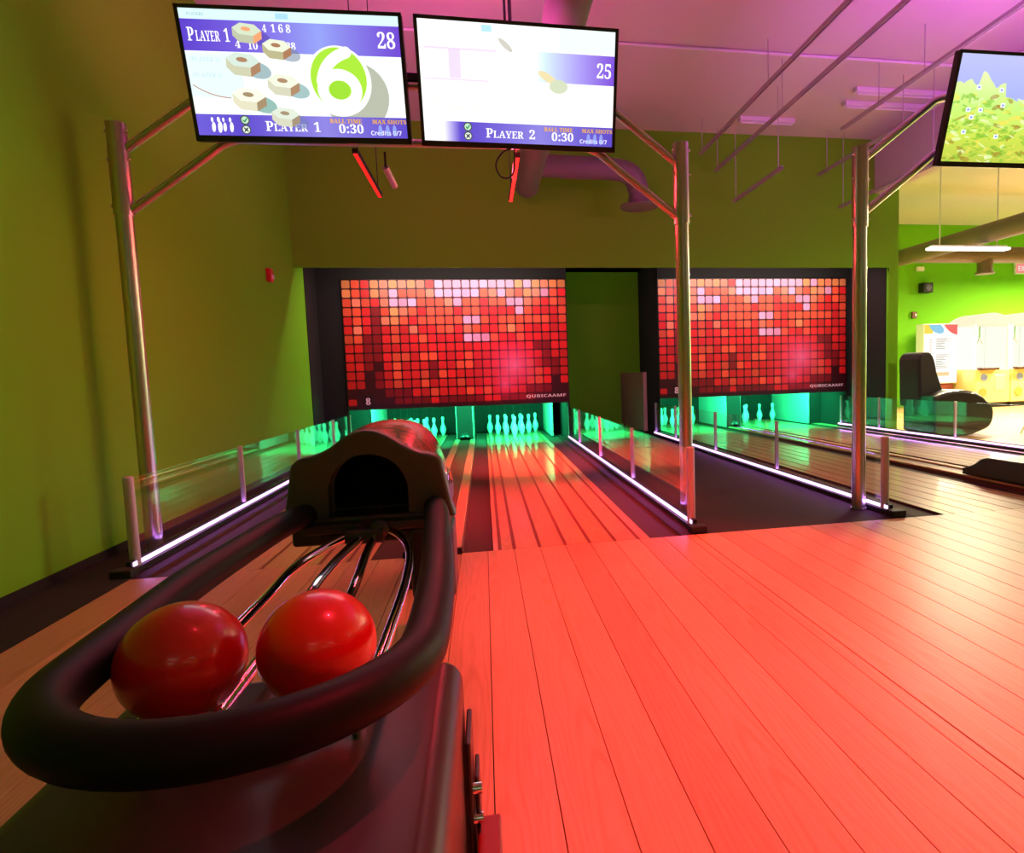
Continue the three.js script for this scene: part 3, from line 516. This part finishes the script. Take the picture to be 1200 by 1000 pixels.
strut(3.66, 4.2, -9.4, -2.5, [-9.3, -7.2, -5], 'second long steel ceiling channel, hung just lower over the walkway');
strut(3.93, 3.73, -9.35, -7.75, [-9.25, -7.85], 'short low steel channel hung before the green header wall');
strut(5.42, 4.2, -9.45, -2.5, [-9.2, -7.4, -5.2], 'long steel ceiling channel near the boxed beam');
strut(4.87, 4.3, -7.9, -2.5, [-7.1, -6.3, -4.2], 'dark steel channel ending in mid-air before the header wall');
strut(5.7, 3.66, -9.3, -6.5, [-9.2, -7.2], 'low steel channel hung under another channel by the beam');
single('ceiling_conduit', rod([-2.5, CEIL - 0.02, -7.06], [6.44, CEIL - 0.02, -7.06], 0.016, 8), M.white, 'thin pale conduit running across the ceiling', 'conduit');
for (const [x0, x1, z, l] of [[3.83, 4.69, -8.87, 'short unlit strip fixture on the ceiling before the header wall'], [5.0, 6.38, -7.8, 'unlit strip fixture on the ceiling beside the boxed beam'], [5.1, 6.4, -8.21, 'unlit strip fixture between its twin and the header wall']]) {
  const t = thing('strip_fixture', l, 'light fixture', 'unlit ceiling fixtures');
  part(t, 'tray', rbox(x0, x1, CEIL - 0.06, CEIL, z - 0.05, z + 0.05, 0.006, 1), M.white);
  part(t, 'lamp_tube', rod([x0 + 0.03, CEIL - 0.075, z], [x1 - 0.03, CEIL - 0.075, z], 0.014, 10), M.white);
}
// uplights on top of the frames that wash the ceiling
function uplight(x0, x1, y, z, rgb, power, label) {
  const t = thing('uplight_bar', label, 'light bar', 'ceiling uplights');
  part(t, 'housing', box(x0, x1, y, y + 0.05, z - 0.04, z + 0.04), M.black);
  part(t, 'lens', box(x0 + 0.02, x1 - 0.02, y + 0.05, y + 0.056, z - 0.03, z + 0.03), glow(rgb, 1));
  area(rgb, power, x1 - x0 - 0.04, 0.06, [(x0 + x1) / 2, y + 0.06, z], [(x0 + x1) / 2, y + 2, z - 1.5]);
}
uplight(-1.0, 0.4, 3.23, -4.75, [1, 0.1, 0.55], PW.upPair1, 'pink uplight bar lying on the arch behind the score monitors');
uplight(4.4, 5.8, 3.23, -4.6, [0.78, 0.1, 1], PW.upPair2, 'purple uplight bar lying on the arch behind the landscape monitor');

// ---------------------------------------------------------------- white strip lamps
function stripLamp(x0, x1, y, z, power, label, group) {
  const t = thing('strip_lamp', label, 'lamp', group);
  part(t, 'body', rbox(x0 + 0.05, x1 - 0.05, y + 0.05, y + 0.09, z - 0.05, z + 0.05, 0.01, 1), M.white);
  part(t, 'diffuser', rbox(x0, x1, y, y + 0.055, z - 0.09, z + 0.09, 0.025, 2), glow([1, 0.93, 0.8], 2.2));
  for (const x of [x0 + 0.24, x1 - 0.24]) part(t, 'stem', rod([x, y + 0.08, z], [x, CEIL, z], 0.012, 8), M.white);
  area(WARM, power, x1 - x0, 0.16, [(x0 + x1) / 2, y - 0.01, z], [(x0 + x1) / 2, y - 1, z]);
}
stripLamp(8.24, 9.95, 3.24, -10.5, PW.stripFar, 'glowing white strip lamp hanging by the brown duct in the arcade');
for (const [x, z] of [[14.6, -12.4], [8.1, -5.5], [12.6, -4.5], [8.1, 0], [12.6, 1]]) stripLamp(x - 0.9, x + 0.9, 3.34, z, z < -8 ? PW.stripFar * 1.6 : z > -1 ? PW.strip * 0.1 : PW.strip, 'white strip lamp hanging over the arcade floor', 'arcade strip lamps');
for (const [x, z] of [[0.2, 4.5], [4.4, 4.5], [0.2, 7], [4.4, 7]]) stripLamp(x - 0.9, x + 0.9, 3.34, z, PW.stripBack, 'white strip lamp hanging over the seating behind the approach', 'seating strip lamps');

// ---------------------------------------------------------------- arcade
{
  const t = thing('ventilation_duct', 'large brown duct under the pale ceiling of the arcade', 'duct');
  part(t, 'main_run', rod([9.5, 3.56, -14.9], [9.5, 3.56, -3], 0.18, 24), M.ductBack);
  part(t, 'branch', rod([9.5, 3.56, -12.6], [16, 3.56, -12.6], 0.18, 24), M.ductBack);
  part(t, 'drop', rod([11.35, 3.5, -12.6], [11.35, 3.17, -12.6], 0.16, 20), M.ductBack);
  part(t, 'diffuser', rod([11.35, 3.17, -12.6], [11.35, 3.13, -12.6], 0.2, 24, 0.2).scale(1, 1, 1), M.ductBack);
}
{
  const t = thing('loudspeaker', 'small black loudspeaker on the green arcade wall', 'speaker');
  part(t, 'cabinet', rbox(11.47, 11.75, 3.0, 3.26, -14.98, -14.75, 0.02, 2), M.black);
  part(t, 'cone', rod([11.61, 3.13, -14.75], [11.61, 3.13, -14.74], 0.09, 20), M.plastic);
}
single('wall_box', rbox(11.4, 11.62, 3.58, 3.7, -14.99, -14.93, 0.01, 1), M.white, 'small white box above the black loudspeaker', 'box');
{
  const t = thing('fire_alarm', 'small brown alarm on the green wall below the loudspeaker', 'alarm');
  part(t, 'body', rbox(11.28, 11.42, 2.35, 2.52, -14.99, -14.93, 0.01, 1), std(lin(0.2, 0.05, 0.02), 0.5));
  part(t, 'strobe', rbox(11.34, 11.39, 2.4, 2.46, -14.93, -14.91, 0.005, 1), M.white);
}
{
  const t = thing('exit_sign', 'red lit exit sign on the arcade wall', 'sign');
  part(t, 'case', rbox(14.4, 14.95, 3.5, 3.8, -14.99, -14.92, 0.01, 1), M.white);
  const tx = canvasTex(256, 128, (g) => { g.fillStyle = '#ff8f88'; g.fillRect(0, 0, 256, 128); g.fillStyle = '#ffe9e4'; g.font = 'bold 92px sans-serif'; g.fillText('EXIT', 24, 98); });
  part(t, 'face', new THREE.PlaneGeometry(0.5, 0.25).translate(14.675, 3.65, -14.915), new THREE.MeshStandardMaterial({ color: 0, emissive: 0xffffff, emissiveMap: tx, emissiveIntensity: 0.9 }));
}
const boardTex = canvasTex(512, 720, (g, w, h) => {
  g.fillStyle = '#fffdf4'; g.fillRect(0, 0, w, h); const cols = ['#f0d040', '#7ac0e0', '#f08070', '#e86060'];
  g.fillStyle = cols[0]; g.fillRect(0, 0, 130, 110); g.fillStyle = cols[1]; g.beginPath(); g.ellipse(190, 40, 120, 60, 0.4, 0, 7); g.fill(); g.fillStyle = cols[3]; g.beginPath(); g.moveTo(300, 0); g.lineTo(512, 0); g.lineTo(512, 130); g.quadraticCurveTo(380, 110, 300, 0); g.fill();
  for (const [y0, n] of [[170, 7], [370, 9]]) for (let i = 0; i < n; i++) { g.fillStyle = '#9c9a94'; g.fillRect(185, y0 + i * 20, 60 + 120 * nz(i * 3.1, y0), 8); g.fillStyle = '#c9c5bc'; g.fillRect(345, y0 + i * 20, 90 * nz2(i * 2.3, y0), 6); }
  g.fillStyle = '#e8c890'; g.fillRect(170, 590, 220, 46); g.fillStyle = '#d8b8a0'; for (let i = 0; i < 12; i++) g.fillRect(84, 180 + i * 34, 30, 12);
});
{
  const t = thing('menu_board', 'glowing white prize board with printed lists beside the crane machines', 'sign');
  part(t, 'case', rbox(10.9, 11.86, 0.62, 2.13, -14.3, -14.0, 0.02, 2), M.white);
  part(t, 'face', new THREE.PlaneGeometry(0.94, 1.46).translate(11.38, 1.375, -13.995), new THREE.MeshStandardMaterial({ color: 0x222222, emissive: 0xffffff, emissiveMap: boardTex, emissiveIntensity: 1.1 }));
  part(t, 'stand', rbox(10.98, 11.8, 0, 0.62, -14.3, -14.05, 0.02, 1), std(lin(0.25, 0.05, 0.03), 0.5));
  area([1, 0.95, 0.85], PW.crane * 0.4, 0.9, 1.4, [11.38, 1.375, -13.96], [11.38, 1.375, -10]);
}
const craneMat = std(lin(0.85, 0.62, 0.22), 0.45);
[[11.95, 'first glowing yellow crane machine, next to the prize board'], [12.98, 'second glowing yellow crane machine, between two machines'], [14.01, 'third glowing yellow crane machine from the prize board']].forEach(([x, label]) => {
  const t = thing('crane_machine', label, 'arcade machine', 'crane machines'); t.position.set(x, 0, -14.0);
  const lowerCab = part(t, 'lower_cabinet', rbox(0, 1.0, 0.12, 0.95, -0.4, 0.5, 0.02, 2), craneMat);
  part(t, 'plinth', box(0.03, 0.97, 0, 0.12, -0.38, 0.46), M.black);
  part(t, 'back_wall', box(0, 1.0, 0.95, 2.05, -0.4, -0.34), glow([1, 0.96, 0.86], 1.1));
  for (const px of [0.02, 0.96]) for (const pz of [-0.36, 0.46]) part(t, 'corner_post', box(px - 0.02, px + 0.02, 0.95, 2.05, pz - 0.02, pz + 0.02), M.white);
  part(t, 'window_pane', box(0.04, 0.94, 0.97, 2.05, 0.47, 0.475), M.glass);
  const s = new THREE.Shape(); s.moveTo(0, 2.05); s.lineTo(0, 2.18); s.quadraticCurveTo(0.5, 2.5, 1.0, 2.18); s.lineTo(1.0, 2.05); s.closePath();
  part(t, 'header_sign', new THREE.ExtrudeGeometry(s, { depth: 0.86, bevelEnabled: false }).translate(0, 0, -0.38), glow([1, 0.9, 0.62], 1.0));
  part(t, 'claw', merge(rod([0.5, 2.05, 0.05], [0.5, 1.75, 0.05], 0.02, 8), rod([0.5, 1.75, 0.05], [0.42, 1.6, 0.05], 0.012, 6), rod([0.5, 1.75, 0.05], [0.58, 1.6, 0.05], 0.012, 6)), M.chrome);
  part(lowerCab, 'control_shelf', rbox(0.08, 0.6, 0.93, 1.0, 0.45, 0.62, 0.02, 1), M.brown);
  part(lowerCab, 'prize_door', rbox(0.56, 0.84, 0.42, 0.8, 0.49, 0.51, 0.01, 1), M.galv);
  part(lowerCab, 'round_badge', rod([0.25, 0.75, 0.5], [0.25, 0.75, 0.515], 0.09, 20), std(lin(0.2, 0.25, 0.5), 0.4));
  part(lowerCab, 'round_badge', rod([0.22, 0.38, 0.5], [0.22, 0.38, 0.515], 0.11, 20), std(lin(0.75, 0.3, 0.06), 0.4));
  area([1, 0.92, 0.75], PW.crane, 0.9, 1.1, [x + 0.5, 1.5, -13.4], [x - 1.2, 1.2, -6]);
});
single('chrome_post', merge(rod([12.4, 0, -12.4], [12.4, 0.95, -12.4], 0.035, 14), rod([12.4, 0, -12.4], [12.4, 0.02, -12.4], 0.12, 20)), M.galv, 'pale metal post standing before the crane machines', 'post');
{
  const t = thing('racing_seat', 'black racing simulator seat and pod behind the glass partition', 'arcade seat');
  const s = new THREE.Shape(); s.moveTo(0.02, 0.5); s.lineTo(0.0, 1.2); s.quadraticCurveTo(0.03, 1.3, 0.13, 1.28); s.quadraticCurveTo(0.2, 1.24, 0.24, 1.0); s.lineTo(0.43, 0.5); s.closePath();
  part(t, 'backrest', new THREE.ExtrudeGeometry(s, { depth: 0.42, bevelEnabled: true, bevelSize: 0.04, bevelThickness: 0.05, bevelSegments: 4 }).translate(6.77, 0, -9.2), std(lin(0.015, 0.014, 0.014), 0.6));
  const q = new THREE.Shape(); q.moveTo(0, 0.1); q.lineTo(0, 0.6); q.quadraticCurveTo(0.5, 0.72, 0.9, 0.64); q.quadraticCurveTo(1.15, 0.58, 1.2, 0.5); q.quadraticCurveTo(1.38, 0.46, 1.36, 0.3); q.quadraticCurveTo(1.34, 0.16, 1.2, 0.13); q.lineTo(0.9, 0.06); q.lineTo(0.1, 0.06); q.closePath();
  part(t, 'pod', new THREE.ExtrudeGeometry(q, { depth: 0.6, bevelEnabled: true, bevelSize: 0.05, bevelThickness: 0.08, bevelSegments: 4 }).scale(0.72, 1, 1).translate(6.8, 0, -9.1), phys(lin(0.012, 0.012, 0.013), 0.3, { clearcoat: 0.4 }));
  for (const x of [6.95, 7.6]) part(t, 'foot', rod([x, 0, -8.8], [x, 0.08, -8.8], 0.06, 14), M.black);
}
{
  const t = thing('bar_stool', 'black and red stool with thin metal legs near the crane machines', 'stool');
  t.position.set(8.5, 0, -8.1);
  part(t, 'seat', rbox(-0.2, 0.25, 0.42, 0.62, -0.2, 0.2, 0.04, 3), M.black);
  part(t, 'seat_edge', rbox(-0.215, 0.26, 0.38, 0.43, -0.215, 0.215, 0.015, 2), M.red);
  for (const [a, b] of [[-1, -1], [-1, 1], [1, -1], [1, 1]]) part(t, 'leg', rod([a * 0.15, 0.39, b * 0.15], [a * 0.27, 0, b * 0.25], 0.011, 8), M.chrome);
}

renderer.render(scene, camera);
